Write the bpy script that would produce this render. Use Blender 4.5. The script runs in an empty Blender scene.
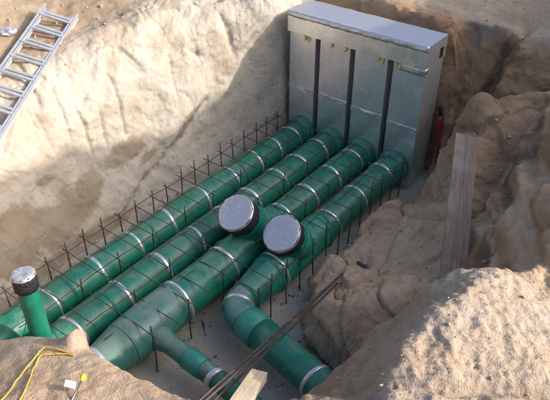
import bpy, bmesh, math, random
import numpy as np
from mathutils import Vector, Matrix
from mathutils.geometry import delaunay_2d_cdt

random.seed(7)
S = 0.6444                      # drawing units to metres
scene = bpy.context.scene
C = scene.collection

# ------------------------------------------------------------------ camera, sky, sun, exposure
cam_d = bpy.data.cameras.new('camera')
cam = bpy.data.objects.new('camera', cam_d)
C.objects.link(cam)
cam_d.sensor_width = 36.0
cam_d.lens = 36.0 * 627.69 / 550.0
cam_d.clip_start = 0.05
cam_d.clip_end = 2000
_yaw, _pitch = -0.6582, 0.6397
_f = Vector((math.cos(_pitch) * math.sin(_yaw), math.cos(_pitch) * math.cos(_yaw), -math.sin(_pitch)))
cam.location = Vector((4.3142, -5.8678, 4.4668)) * S
cam.rotation_euler = _f.to_track_quat('-Z', 'Y').to_euler()
scene.camera = cam

SUN_EL, SUN_AZ = 27.0, 28.0      # azimuth counted from +X towards +Y
world = bpy.data.worlds.new('World')
scene.world = world
world.use_nodes = True
wn = world.node_tree
wn.nodes.clear()
sky = wn.nodes.new('ShaderNodeTexSky')
sky.sky_type = 'NISHITA'
sky.sun_disc = False
sky.sun_elevation = math.radians(SUN_EL)
sky.sun_rotation = math.radians(90.0 - SUN_AZ)
sky.air_density = 1.0
sky.dust_density = 10.0
sky.ozone_density = 4.0
bg = wn.nodes.new('ShaderNodeBackground')
bg.inputs['Strength'].default_value = 0.15
wo = wn.nodes.new('ShaderNodeOutputWorld')
wn.links.new(sky.outputs[0], bg.inputs[0])
wn.links.new(bg.outputs[0], wo.inputs[0])

sun_d = bpy.data.lights.new('sun', 'SUN')
sun_d.energy = 2.0
sun_d.angle = math.radians(0.9)
sun_d.color = (1.0, 0.94, 0.85)
sun = bpy.data.objects.new('sun', sun_d)
C.objects.link(sun)
_el, _az = math.radians(SUN_EL), math.radians(SUN_AZ)
_to = Vector((math.cos(_el) * math.cos(_az), math.cos(_el) * math.sin(_az), math.sin(_el)))
sun.rotation_euler = _to.to_track_quat('Z', 'Y').to_euler()
sun.location = (6, 3, 6)

scene.view_settings.view_transform = 'Standard'
scene.view_settings.look = 'None'
scene.view_settings.gamma = 1.0
scene.view_settings.use_curve_mapping = False
scene.view_settings.exposure = 1.13
scene.render.engine = 'CYCLES'
scene.cycles.use_denoising = True
scene.cycles.max_bounces = 6

# ------------------------------------------------------------------ noise
_rng = np.random.RandomState(3)
_perm = _rng.permutation(256)
_perm = np.concatenate([_perm, _perm, _perm])
_grad = _rng.normal(size=(256, 3))
_grad /= np.linalg.norm(_grad, axis=1, keepdims=True)


def perlin(p):
    p = np.asarray(p, dtype=np.float64)
    i = np.floor(p).astype(int)
    f = p - i
    u = f * f * f * (f * (f * 6 - 15) + 10)
    i &= 255
    r = np.zeros(len(p))
    for dx in (0, 1):
        wx = u[:, 0] if dx else 1 - u[:, 0]
        for dy in (0, 1):
            wy = u[:, 1] if dy else 1 - u[:, 1]
            for dz in (0, 1):
                wz = u[:, 2] if dz else 1 - u[:, 2]
                h = _perm[_perm[_perm[i[:, 0] + dx] + i[:, 1] + dy] + i[:, 2] + dz]
                g = _grad[h]
                d = g[:, 0] * (f[:, 0] - dx) + g[:, 1] * (f[:, 1] - dy) + g[:, 2] * (f[:, 2] - dz)
                r += wx * wy * wz * d
    return r * 1.6


def fbm(p, octv=4, gain=0.5, lac=2.03):
    a, r = 1.0, 0.0
    for k in range(octv):
        r = r + a * perlin(p + 17.3 * k)
        p = p * lac
        a *= gain
    return r


def ridged(p, octv=4, gain=0.5):
    a, r = 1.0, 0.0
    for k in range(octv):
        r = r + a * (1 - 2 * np.abs(perlin(p + 9.1 * k)))
        p = p * 2.05
        a *= gain
    return r


def worley(p, seed=0):
    """nearest two feature distances and a random value of the nearest cell"""
    p = np.asarray(p, dtype=np.float64)
    ip = np.floor(p).astype(int)
    f1 = np.full(len(p), 9.0)
    f2 = np.full(len(p), 9.0)
    rv = np.zeros(len(p))
    tab = np.random.RandomState(100 + seed).uniform(size=(256, 4))
    for dx in (-1, 0, 1):
        for dy in (-1, 0, 1):
            for dz in (-1, 0, 1):
                c = ip + np.array([dx, dy, dz])
                k = c & 255
                h = _perm[_perm[_perm[k[:, 0]] + k[:, 1]] + k[:, 2]]
                t = tab[h]
                d = np.linalg.norm(c + t[:, :3] - p, axis=1)
                nearer = d < f1
                f2 = np.where(nearer, f1, np.minimum(f2, d))
                rv = np.where(nearer, t[:, 3], rv)
                f1 = np.where(nearer, d, f1)
    return f1, f2, rv


def blocks(p, seed=0, warp=.30, crack=.06):
    """fractured rock: faces at different depths with cracks between them"""
    w = np.stack([perlin(p * 1.7 + 3), perlin(p * 1.7 + 31), perlin(p * 1.7 + 57)], -1) * warp
    f1, f2, rv = worley(p + w, seed)
    e = f2 - f1
    return (rv - .5) * sstep(0, .09, e) - .35 * sstep(crack, 0, e) * (rv > .45)


def sstep(a, b, x):
    t = np.clip((x - a) / (b - a), 0, 1)
    return t * t * (3 - 2 * t)


# ------------------------------------------------------------------ materials
class NT:
    def __init__(self, name):
        self.m = bpy.data.materials.new(name)
        self.m.use_nodes = True
        self.t = self.m.node_tree
        self.t.nodes.clear()
        self.out = self.n('ShaderNodeOutputMaterial')
        self.b = self.n('ShaderNodeBsdfPrincipled')
        self.l(self.b.outputs[0], self.out.inputs[0])

    def n(self, ty, **kw):
        x = self.t.nodes.new(ty)
        for k, v in kw.items():
            setattr(x, k, v)
        return x

    def l(self, a, b):
        self.t.links.new(a, b)

    def co(self, scale=(1, 1, 1), rot=(0, 0, 0)):
        tc = self.n('ShaderNodeTexCoord')
        mp = self.n('ShaderNodeMapping')
        mp.inputs['Scale'].default_value = scale
        mp.inputs['Rotation'].default_value = rot
        self.l(tc.outputs['Object'], mp.inputs['Vector'])
        return mp.outputs[0]

    def noise(self, vec, scale, detail=5, rough=0.6, dist=0.0):
        x = self.n('ShaderNodeTexNoise')
        x.inputs['Scale'].default_value = scale
        x.inputs['Detail'].default_value = detail
        x.inputs['Roughness'].default_value = rough
        x.inputs['Distortion'].default_value = dist
        self.l(vec, x.inputs['Vector'])
        return x.outputs['Fac']

    def ramp(self, fac, stops):
        x = self.n('ShaderNodeValToRGB')
        e = x.color_ramp.elements
        while len(e) < len(stops):
            e.new(0.5)
        for i, (p, c) in enumerate(stops):
            e[i].position = p
            e[i].color = (c, c, c, 1) if isinstance(c, (int, float)) else (*c, 1)
        self.l(fac, x.inputs[0])
        return x.outputs[0]

    def mix(self, fac, a, b, blend='MIX'):
        x = self.n('ShaderNodeMix', data_type='RGBA', blend_type=blend)
        for s, v in ((x.inputs[0], fac), (x.inputs[6], a), (x.inputs[7], b)):
            if isinstance(v, (int, float)):
                s.default_value = v
            elif isinstance(v, tuple):
                s.default_value = (*v, 1)
            else:
                self.l(v, s)
        return x.outputs[2]

    def math(self, op, a, b=0.0, c=0.0, clamp=False):
        x = self.n('ShaderNodeMath', operation=op, use_clamp=clamp)
        for s, v in zip(x.inputs, (a, b, c)):
            if isinstance(v, (int, float)):
                s.default_value = v
            else:
                self.l(v, s)
        return x.outputs[0]

    def attr(self, name):
        x = self.n('ShaderNodeAttribute', attribute_name=name)
        return x.outputs['Fac']

    def bump(self, h, strength, dist, prev=None):
        x = self.n('ShaderNodeBump')
        x.inputs['Strength'].default_value = strength
        x.inputs['Distance'].default_value = dist
        self.l(h, x.inputs['Height'])
        if prev is not None:
            self.l(prev, x.inputs['Normal'])
        return x.outputs[0]

    def fin(self, col=None, rough=None, metal=None, normal=None, spec=None):
        for key, v in (('Base Color', col), ('Roughness', rough), ('Metallic', metal), ('Normal', normal), ('Specular IOR Level', spec)):
            if v is None:
                continue
            s = self.b.inputs[key]
            if isinstance(v, tuple):
                s.default_value = (*v, 1)
            elif isinstance(v, (int, float)):
                s.default_value = v
            else:
                self.l(v, s)
        return self.m


def mat_sand(name, pale, mid, dark, grain=1.0, vary=1.0):
    k = NT(name)
    v = k.co()
    big = k.noise(v, 2.2, 6, 0.62, 0.4)
    med = k.noise(v, 9.0, 6, 0.65, 0.3)
    fine = k.noise(v, 70.0, 4, 0.7)
    band = k.noise(k.co((1.4, 1.4, 9.0), (0.12, -0.2, 0)), 1.6, 5, 0.6, 0.8)
    tone = k.attr('tone')
    t = k.math('ADD', tone, k.math('MULTIPLY', k.math('SUBTRACT', big, 0.5), 1.0 * vary))
    t = k.math('ADD', t, k.math('MULTIPLY', k.math('SUBTRACT', med, 0.5), 0.55 * vary))
    t = k.math('ADD', t, k.math('MULTIPLY', k.math('SUBTRACT', band, 0.5), 0.55), clamp=True)
    col = k.ramp(t, [(0.0, pale), (0.5, mid), (1.0, dark)])
    damp = k.math('ADD', k.attr('damp'), k.math('MULTIPLY', k.math('SUBTRACT', med, 0.5), 0.9))
    damp = k.math('ADD', damp, k.math('MULTIPLY', k.math('SUBTRACT', big, 0.5), 0.8))
    dm = k.ramp(damp, [(0.36, 0.0), (0.62, 1.0)])
    col = k.mix(k.math('MULTIPLY', dm, 0.62), col, (0.20, 0.14, 0.078))
    darken = k.math('ADD', k.attr('darken'), k.math('MULTIPLY', k.math('SUBTRACT', med, 0.5), 1.2))
    dd = k.ramp(darken, [(0.4, 0.0), (0.75, 1.0)])
    col = k.mix(k.math('MULTIPLY', dd, 0.7), col, (0.085, 0.055, 0.038))  # dark brown along the masked grooves and edges
    col = k.mix(k.ramp(fine, [(0.3, 0.28), (0.55, 0.0)]), col, k.mix(0.5, col, (0.16, 0.11, 0.07)))
    wp = k.n('ShaderNodeMix', data_type='VECTOR')
    nz = k.n('ShaderNodeTexNoise')
    nz.inputs['Scale'].default_value = 3.5
    nz.inputs['Detail'].default_value = 5
    k.l(v, nz.inputs['Vector'])
    wp.inputs[0].default_value = 0.25
    k.l(v, wp.inputs[4]); k.l(nz.outputs['Color'], wp.inputs[5])
    ck = k.n('ShaderNodeTexVoronoi', feature='DISTANCE_TO_EDGE')
    ck.inputs['Scale'].default_value = 4.5
    k.l(wp.outputs[1], ck.inputs['Vector'])
    cmask = k.math('MULTIPLY', k.ramp(ck.outputs['Distance'], [(0.0, 1.0), (0.016, 0.0)]), k.ramp(k.noise(v, 3.7, 3, 0.5), [(0.60, 0.0), (0.70, 1.0)]))
    col = k.mix(k.math('MULTIPLY', cmask, 0.22), col, (0.13, 0.09, 0.055))
    sp = k.n('ShaderNodeTexVoronoi')
    sp.inputs['Scale'].default_value = 60
    k.l(v, sp.inputs['Vector'])
    speck = k.math('MULTIPLY', k.ramp(sp.outputs['Distance'], [(0.05, 1.0), (0.14, 0.0)]), k.ramp(med, [(0.5, 0.0), (0.62, 1.0)]))
    col = k.mix(k.math('MULTIPLY', speck, 0.55), col, (0.12, 0.09, 0.065))
    sn = k.n('ShaderNodeTexNoise', noise_type='RIDGED_MULTIFRACTAL')
    sn.inputs['Scale'].default_value = 11
    sn.inputs['Detail'].default_value = 7
    sn.inputs['Roughness'].default_value = 0.62
    k.l(k.co((1.0, 1.3, 2.0), (0.4, 0.3, 0.2)), sn.inputs['Vector'])
    sc = sn.outputs['Fac']
    col = k.mix(k.ramp(sc, [(0.55, 0.0), (1.0, 0.28)]), col, pale)
    n1 = k.bump(sc, 0.6, 0.016)
    n2 = k.bump(med, 0.3, 0.015, n1)
    n3 = k.bump(fine, 0.65, 0.007 * grain, n2)
    g2 = k.noise(v, 190, 2, 0.6)
    n4 = k.bump(g2, 0.35 * grain, 0.003, n3)
    n5 = k.bump(k.math('SUBTRACT', 1.0, cmask), 0.3, 0.010, n4)
    return k.fin(col, 0.95, 0.0, n5, 0.15)


M = {}
M['wall_sand'] = mat_sand('pale_sandstone', (0.46, 0.41, 0.34), (0.39, 0.325, 0.25), (0.28, 0.20, 0.125), 1.0, 1.9)
M['ledge_sand'] = mat_sand('brown_sandstone', (0.60, 0.455, 0.32), (0.47, 0.325, 0.205), (0.31, 0.19, 0.105))
M['mound_sand'] = mat_sand('grey_sand', (0.38, 0.335, 0.285), (0.40, 0.29, 0.195), (0.34, 0.22, 0.13), 2.0)


def mat_floor():
    k = NT('lean_concrete')
    v = k.co()
    big = k.noise(v, 3.0, 6, 0.6, 0.5)
    med = k.noise(v, 14, 6, 0.65)
    fine = k.noise(v, 120, 3, 0.6)
    col = k.ramp(big, [(0.3, (0.54, 0.49, 0.41)), (0.52, (0.47, 0.41, 0.335)), (0.7, (0.48, 0.37, 0.26))])
    col = k.mix(k.ramp(med, [(0.4, 0.0), (0.7, 0.5)]), col, (0.36, 0.31, 0.24))
    gr = k.noise(v, 5.0, 6, 0.7, 0.8)
    col = k.mix(k.ramp(gr, [(0.52, 0.0), (0.70, 0.3)]), col, (0.13, 0.25, 0.19))
    spl = k.noise(v, 45, 3, 0.6)
    g2 = k.math('MULTIPLY', k.ramp(spl, [(0.6, 0.0), (0.66, 1.0)]), k.ramp(gr, [(0.45, 0.0), (0.56, 1.0)]))
    col = k.mix(k.math('MULTIPLY', g2, 0.8), col, (0.015, 0.10, 0.075))
    n = k.bump(fine, 0.4, 0.004, k.bump(med, 0.4, 0.012))
    return k.fin(col, 0.85, 0.0, n, 0.25)


M['floor'] = mat_floor()


def mat_foil(name, tint=(0.80, 0.80, 0.82), rough=0.34, streak=(30, 30, 1.2), green=False, wrinkle=1.0, metal=0.65):
    k = NT(name)
    v = k.co()
    st = k.noise(k.co(streak), 6.0, 4, 0.6)
    wr = k.noise(v, 13, 5, 0.62, 0.8)
    fine = k.noise(v, 60, 3, 0.6)
    col = k.mix(k.ramp(st, [(0.35, 0.0), (0.68, 0.5)]), tint, tuple(c * 0.66 for c in tint))
    cr = k.n('ShaderNodeTexNoise', noise_type='RIDGED_MULTIFRACTAL')
    cr.inputs['Scale'].default_value = 9
    cr.inputs['Detail'].default_value = 5
    cr.inputs['Distortion'].default_value = 0.6
    k.l(v, cr.inputs['Vector'])
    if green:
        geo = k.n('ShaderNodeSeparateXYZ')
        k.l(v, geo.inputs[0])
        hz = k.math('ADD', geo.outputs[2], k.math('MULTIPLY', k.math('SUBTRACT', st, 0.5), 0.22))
        col = k.mix(k.ramp(hz, [(0.08, 0.6), (0.62, 0.0)]), col, (0.26, 0.56, 0.50))  # green reflection of the pipes painted in, fading up the legs
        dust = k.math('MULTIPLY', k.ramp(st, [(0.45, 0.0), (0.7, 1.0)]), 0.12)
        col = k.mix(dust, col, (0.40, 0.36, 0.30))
    rg = k.ramp(wr, [(0.3, rough - 0.06), (0.7, rough + 0.10)])
    n = k.bump(st, 0.05 + 0.04 * wrinkle, 0.005, k.bump(cr.outputs['Fac'], 0.22 * wrinkle, 0.006, k.bump(fine, 0.08 * wrinkle, 0.002)))
    return k.fin(col, rg, metal, n)


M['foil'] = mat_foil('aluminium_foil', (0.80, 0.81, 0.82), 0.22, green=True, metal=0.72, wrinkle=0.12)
M['foil_lid'] = mat_foil('aluminium_foil_lid', (0.60, 0.57, 0.60), 0.30, (8, 30, 8), wrinkle=0.5, metal=0.65)
M['foil_seam'] = mat_foil('seam_foil', (0.82, 0.84, 0.85), 0.26, (6, 6, 6), metal=0.8, wrinkle=1.3)
M['foil_cap'] = mat_foil('crinkled_foil', (0.66, 0.62, 0.62), 0.40, (3, 16, 3), wrinkle=3.0)
M['band'] = mat_foil('foil_tape', (0.66, 0.68, 0.69), 0.28, (8, 8, 8), wrinkle=0.7)
M['alu'] = mat_foil('ladder_aluminium', (0.62, 0.62, 0.63), 0.42, (4, 4, 4), wrinkle=0.2)


def mat_pipe(name, base, lite, dusty):
    k = NT(name)
    v = k.co()
    big = k.noise(v, 5.0, 6, 0.62, 0.4)
    med = k.noise(v, 22, 5, 0.65)
    scr = k.noise(k.co((60, 3, 60)), 3.0, 4, 0.6)
    col = k.mix(k.ramp(big, [(0.32, 0.0), (0.7, 1.0)]), base, lite)
    blot = k.noise(v, 13.0, 6, 0.7, 1.0)
    col = k.mix(k.ramp(blot, [(0.52, 0.0), (0.66, 0.25 + 0.45 * dusty)]), col, tuple(c * 0.45 for c in base))
    col = k.mix(k.math('MULTIPLY', k.ramp(scr, [(0.55, 0.0), (0.75, 1.0)]), 0.35), col, tuple(min(1, c * 1.9 + 0.02) for c in lite))
    geo = k.n('ShaderNodeNewGeometry')
    sep = k.n('ShaderNodeSeparateXYZ')
    k.l(geo.outputs['Normal'], sep.inputs[0])
    up = k.ramp(sep.outputs[2], [(0.25, 0.0), (0.95, 1.0)])
    d = k.math('MULTIPLY', up, k.ramp(k.noise(v, 9.0, 7, 0.72, 0.6), [(0.55 - 0.25 * dusty, 0.0), (0.8 - 0.1 * dusty, 1.0)]))
    col = k.mix(k.math('MULTIPLY', d, 0.35 + 0.4 * dusty), col, (0.30, 0.285, 0.235))
    sp = k.math('MULTIPLY', k.ramp(med, [(0.63, 0.0), (0.70, 1.0)]), 0.4)
    col = k.mix(sp, col, (0.25, 0.24, 0.19))
    rg = k.ramp(big, [(0.3, 0.26), (0.7, 0.46)])
    n = k.bump(med, 0.12, 0.006, k.bump(scr, 0.06, 0.003))
    return k.fin(col, rg, 0.0, n, 0.45)


M['pipe'] = mat_pipe('green_plastic', (0.006, 0.130, 0.078), (0.019, 0.20, 0.13), 0.40)
M['pipe_dusty'] = mat_pipe('dusty_green_plastic', (0.024, 0.145, 0.115), (0.07, 0.235, 0.20), 0.9)
M['fitting'] = mat_pipe('teal_green_fitting', (0.008, 0.155, 0.10), (0.024, 0.24, 0.165), 0.3)
M['coupling'] = mat_pipe('pale_green_coupling', (0.022, 0.23, 0.17), (0.04, 0.29, 0.22), 0.3)


def mat_wrap():
    k = NT('black_wrap')
    v = k.co()
    vo = k.n('ShaderNodeTexVoronoi')
    vo.inputs['Scale'].default_value = 75
    k.l(v, vo.inputs['Vector'])
    col = k.ramp(vo.outputs['Distance'], [(0.15, (0.004, 0.004, 0.005)), (0.8, (0.028, 0.028, 0.033))])
    return k.fin(col, 0.6, 0.0, k.bump(vo.outputs['Distance'], 0.6, 0.006))


M['wrap'] = mat_wrap()


def mat_rebar():
    k = NT('rusty_steel')
    v = k.co()
    a = k.noise(v, 30, 5, 0.65)
    col = k.ramp(a, [(0.3, (0.050, 0.042, 0.040)), (0.6, (0.095, 0.068, 0.055)), (0.8, (0.16, 0.09, 0.055))])
    return k.fin(col, 0.6, 0.35, k.bump(k.noise(v, 160, 2, 0.5), 0.4, 0.002))


M['rebar'] = mat_rebar()


def mat_wood(name, a, b, c, axis_scale):
    k = NT(name)
    g = k.noise(k.co(axis_scale), 7.0, 6, 0.65, 1.2)
    w = k.noise(k.co(), 6.0, 5, 0.6)
    col = k.ramp(g, [(0.3, a), (0.52, b), (0.75, c)])
    col = k.mix(k.ramp(w, [(0.52, 0.0), (0.7, 0.6)]), col, (0.36, 0.33, 0.29))
    fine = k.noise(k.co(tuple(x * 3 for x in axis_scale)), 9.0, 3, 0.6)
    return k.fin(col, 0.85, 0.0, k.bump(g, 0.5, 0.006, k.bump(fine, 0.3, 0.002)), 0.2)


M['plank'] = mat_wood('weathered_board', (0.17, 0.12, 0.085), (0.26, 0.195, 0.145), (0.34, 0.265, 0.20), (0.5, 9, 9))
M['timber'] = mat_wood('fresh_timber', (0.40, 0.28, 0.17), (0.52, 0.40, 0.27), (0.58, 0.47, 0.34), (0.8, 8, 8))


def plain(name, col, rough=0.5, metal=0.0, var=0.25, scale=25):
    k = NT(name)
    a = k.noise(k.co(), scale, 4, 0.6)
    c = k.mix(k.ramp(a, [(0.3, 0.0), (0.7, 1.0)]), col, tuple(x * (1 - var) for x in col))
    return k.fin(c, rough, metal, k.bump(a, 0.15, 0.003))


M['red'] = plain('red_enamel', (0.42, 0.014, 0.014), 0.4)
M['black'] = plain('black_rubber', (0.018, 0.018, 0.02), 0.6)
M['steel'] = plain('worn_steel', (0.35, 0.35, 0.37), 0.38, 0.9)
M['darksteel'] = plain('dark_tool_grip', (0.055, 0.058, 0.07), 0.45, 0.2)
M['yellow'] = plain('yellow_cord', (0.55, 0.36, 0.07), 0.7)
M['yellow_cap'] = plain('yellow_plastic', (0.80, 0.66, 0.05), 0.45)
M['yellow_glue'] = plain('yellow_glue', (0.80, 0.70, 0.12), 0.5)
M['label'] = plain('white_paper', (0.72, 0.72, 0.74), 0.7, 0, 0.1)
M['ink'] = plain('pale_blue_ink', (0.30, 0.30, 0.45), 0.7)
M['hole'] = plain('dark_opening', (0.01, 0.01, 0.012), 0.8)
M['ground_sand'] = mat_sand('tan_soil', (0.47, 0.395, 0.31), (0.40, 0.315, 0.225), (0.28, 0.205, 0.135))
M['stone'] = mat_sand('sand_crumbs', (0.44, 0.35, 0.26), (0.36, 0.27, 0.18), (0.24, 0.165, 0.10))


# ------------------------------------------------------------------ object helpers
def props(o, label=None, cat=None, group=None, kind=None):
    if label: o['label'] = label
    if cat: o['category'] = cat
    if group: o['group'] = group
    if kind: o['kind'] = kind
    return o


def thing(name, loc, label, cat, group=None, parent=None):
    o = bpy.data.objects.new(name, None)
    C.objects.link(o)
    o.location = Vector(loc) * S
    o.empty_display_size = 0.1
    return props(o, label, cat, group)


class MB:
    """collects geometry (drawing units, world coordinates) for ONE mesh object"""
    def __init__(self):
        self.v, self.f, self.mi = [], [], []

    def add(self, vs, fs, mi=0):
        o = len(self.v)
        self.v += [tuple(x) for x in vs]
        self.f += [tuple(i + o for i in f) for f in fs]
        self.mi += [mi] * len(fs)

    def build(self, name, mats, parent=None, smooth=True, angle=None, bevel=0.0):
        me = bpy.data.meshes.new(name)
        off = Vector((0, 0, 0))
        if parent is not None:
            q = parent
            while q is not None:
                off += q.location
                q = q.parent
        me.from_pydata([(x * S - off.x, y * S - off.y, z * S - off.z) for x, y, z in self.v], [], self.f)
        bm = bmesh.new()
        bm.from_mesh(me)
        bmesh.ops.recalc_face_normals(bm, faces=bm.faces)
        if bevel:
            es = [e for e in bm.edges if len(e.link_faces) == 2 and e.calc_face_angle(0) > 0.6]
            bmesh.ops.bevel(bm, geom=es, offset=bevel * S, segments=2, affect='EDGES', profile=0.6)
        bm.to_mesh(me)
        bm.free()
        if not isinstance(mats, (list, tuple)):
            mats = [mats]
        for m in mats:
            me.materials.append(m)
        if len(mats) > 1 and not bevel:
            me.polygons.foreach_set('material_index', self.mi)
        me.polygons.foreach_set('use_smooth', [smooth] * len(me.polygons))
        o = bpy.data.objects.new(name, me)
        C.objects.link(o)
        if parent is not None:
            o.parent = parent
        if smooth and (angle or bevel):
            me.set_sharp_from_angle(angle=math.radians(angle or 40))
        return o


def frame(d, ref=Vector((0, 0, 1))):
    d = Vector(d).normalized()
    if abs(d.dot(ref)) > 0.98:
        ref = Vector((0, 1, 0))
    a = d.cross(ref).normalized()
    return d, a, a.cross(d).normalized()


def sweep(mb, pts, rads, seg=28, caps=True, mi=0, jitter=0.0, wav=None):
    pts = [Vector(p) for p in pts]
    n = len(pts)
    if isinstance(rads, (int, float)):
        rads = [rads] * n
    d0 = (pts[1] - pts[0]).normalized()
    _, a, b = frame(d0)
    vs = []
    prev = d0
    for i in range(n):
        d = (pts[min(i + 1, n - 1)] - pts[max(i - 1, 0)]).normalized()
        q = prev.rotation_difference(d)
        a = (q @ a).normalized()
        b = (q @ b).normalized()
        prev = d
        for k in range(seg):
            t = 2 * math.pi * k / seg
            r = rads[i] * (1 + (random.uniform(-jitter, jitter) if jitter else 0))
            if wav:
                r += wav(i, t)
            vs.append(pts[i] + a * math.cos(t) * r + b * math.sin(t) * r)
    fs = []
    for i in range(n - 1):
        for k in range(seg):
            k2 = (k + 1) % seg
            fs.append((i * seg + k, i * seg + k2, (i + 1) * seg + k2, (i + 1) * seg + k))
    if caps:
        fs.append(tuple(range(seg))[::-1])
        fs.append(tuple((n - 1) * seg + k for k in range(seg)))
    mb.add(vs, fs, mi)


def bar(mb, a, b, r, seg=7, bend=0.0, n=6, mi=0):
    a, b = Vector(a), Vector(b)
    off = Vector((random.uniform(-1, 1), random.uniform(-1, 1), random.uniform(-1, 1))) * bend
    pts = [a.lerp(b, i / n) + off * math.sin(math.pi * i / n) for i in range(n + 1)]
    sweep(mb, pts, r, seg, mi=mi)


def box(mb, o, ax, ay, az, nx=1, ny=1, nz=1, wob=0.0, mi=0):
    """box spanned by vectors ax, ay, az from corner o, gridded per face"""
    o, ax, ay, az = map(Vector, (o, ax, ay, az))
    bm = {}
    vs, fs = [], []

    def vid(i, j, k):
        key = (i, j, k)
        if key not in bm:
            bm[key] = len(vs)
            p = o + ax * (i / nx) + ay * (j / ny) + az * (k / nz)
            if wob:
                p = p + Vector((random.uniform(-wob, wob), random.uniform(-wob, wob), random.uniform(-wob, wob)))
            vs.append(p)
        return bm[key]
    for i in range(nx):
        for j in range(ny):
            for k in (0, nz):
                fs.append((vid(i, j, k), vid(i + 1, j, k), vid(i + 1, j + 1, k), vid(i, j + 1, k)))
    for i in range(nx):
        for k in range(nz):
            for j in (0, ny):
                fs.append((vid(i, j, k), vid(i + 1, j, k), vid(i + 1, j, k + 1), vid(i, j, k + 1)))
    for j in range(ny):
        for k in range(nz):
            for i in (0, nx):
                fs.append((vid(i, j, k), vid(i, j + 1, k), vid(i, j + 1, k + 1), vid(i, j, k + 1)))
    mb.add(vs, fs, mi)


# ------------------------------------------------------------------ terrain
def terrain():
    Ls = []
    ys = [0.72, -0.05, -0.6, -1.3, -2.1, -2.8, -3.4, -4.3]
    foot = [-.10, -.10, -.25, -.36, -.42, -.42, -.42, -.35]
    rows = [
        ([0] * 8, [0.0] * 8),
        ([0, -.02, -.05, -.09, -.14, -.16, -.16, -.15], [.75] * 8),
        ([-.02, -.03, -.14, -.25, -.30, -.32, -.30, -.30], [1.4, 1.4, 1.4, 1.38, 1.36, 1.28, 1.18, 1.08]),
        ([-.05, -.06, -.24, -.42, -.50, -.50, -.50, -.50], [1.82, 1.82, 1.76, 1.72, 1.68, 1.58, 1.48, 1.38]),
        ([-.10, -.12, -.42, -.65, -.72, -.74, -.70, -.70], [1.92, 1.95, 1.92, 1.90, 1.84, 1.70, 1.58, 1.48]),
        ([-1.1, -1.1, -1.1, -1.1, -1.2, -1.2, -1.1, -1.1], [1.95, 1.97, 1.97, 1.97, 1.92, 1.87, 1.78, 1.70]),
        ([-2.1, -2.1, -2.0, -2.0, -2.0, -2.0, -2.0, -2.1], [2.0, 2.0, 2.0, 2.03, 2.08, 2.12, 2.1, 2.05]),
    ]
    for off, z in rows:
        Ls.append([(foot[i] + off[i], ys[i], z[i]) for i in range(8)])
    # wall behind the manifold and the rise right of it
    Ls.append([(-.12, .62, 0), (2.2, .62, 0)])
    Ls.append([(-.1, .66, 1.0), (2.25, .66, 1.0)])
    Ls.append([(-.2, .74, 1.88), (1.0, .72, 1.84), (1.69, .70, 1.83), (1.95, .62, 1.80), (2.15, .60, 1.79), (2.37, .66, 1.80), (2.52, .95, 1.83), (2.75, 1.02, 1.85), (3.2, 1.0, 1.87), (4.2, 1.2, 1.95)])
    Ls.append([(-.2, .95, 1.92), (1.7, .9, 1.87), (2.3, .9, 1.86), (2.6, 1.25, 1.87), (3.2, 1.25, 1.9), (4.2, 1.5, 1.98)])
    Ls.append([(2.2, .5, 0), (2.42, .52, .8), (2.75, .62, 1.15), (3.1, .72, 1.35), (3.6, .85, 1.6)])
    Ls.append([(2.5, .72, 1.3), (2.75, .8, 1.5), (3.1, .86, 1.6)])
    Ls.append([(2.1, .6, 0), (2.1, .25, .0), (2.1, -.12, 0), (2.1, -.35, 0), (2.0, -.6, 0), (1.93, -.8, 0), (1.91, -1.2, 0), (1.89, -1.6, 0), (1.91, -2.05, 0), (2.02, -2.47, 0), (2.2, -2.64, 0), (2.7, -2.78, 0), (2.84, -3.0, 0), (2.78, -3.4, 0), (2.68, -3.8, 0), (2.55, -4.14, 0), (2.0, -4.32, 0), (1.0, -4.42, 0), (-.3, -4.5, 0)])
    # ledge behind the board
    Ls.append([(2.18, -.23, .1), (2.2, -.25, .4), (2.25, -.27, .7), (2.29, -.21, 1.0), (2.31, -.10, 1.2), (2.39, 0, 1.45), (2.66, .23, 1.5), (2.98, .46, 1.55), (3.4, .6, 1.7)])
    Ls.append([(2.22, .2, .15), (2.36, .3, .8), (2.62, .45, 1.15)])
    Ls.append([(2.52, -.63, 1.2), (2.68, -.3, 1.33), (2.88, .0, 1.38), (3.0, .2, 1.42)])
    Ls.append([(2.40, -.55, .95), (2.33, -.6, .72), (2.25, -.62, .42)])
    # low mound beside the pipes
    Ls.append([(2.06, -.62, .22), (2.0, -.84, .43), (1.97, -1.2, .38), (1.955, -1.55, .38), (1.965, -2.03, .40), (2.075, -2.43, .42), (2.25, -2.54, .52), (2.7, -2.64, .72)])
    Ls.append([(2.25, -.92, .50), (2.45, -.84, .55), (2.62, -.88, .68), (2.6, -.78, .95)])
    Ls.append([(2.2, -1.4, .46), (2.37, -2.0, .50), (2.46, -2.45, .60)])
    Ls.append([(2.54, -1.67, .62), (2.72, -1.3, .78), (2.80, -1.08, .90)])
    Ls.append([(2.98, -1.85, .86), (2.91, -2.45, .85), (2.75, -2.1, .74)])
    Ls.append([(2.63, -.75, 1.34), (2.80, -1.0, 1.12), (3.02, -1.5, 1.0), (3.20, -2.14, .95), (3.28, -2.5, .95)])
    # gully and the scraped slope on the right
    Ls.append([(2.98, -.1, 1.36), (3.07, -.9, .98), (3.12, -1.5, .84), (3.26, -2.2, .78), (3.36, -2.55, .9)])
    Ls.append([(3.07, .06, 1.5), (3.17, -.8, 1.4), (3.21, -1.53, 1.3), (3.34, -2.2, 1.2), (3.46, -2.62, 1.2)])
    Ls.append([(3.31, -.67, 1.66), (3.46, -1.51, 1.6), (3.53, -1.92, 1.58), (3.60, -2.36, 1.55)])
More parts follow.
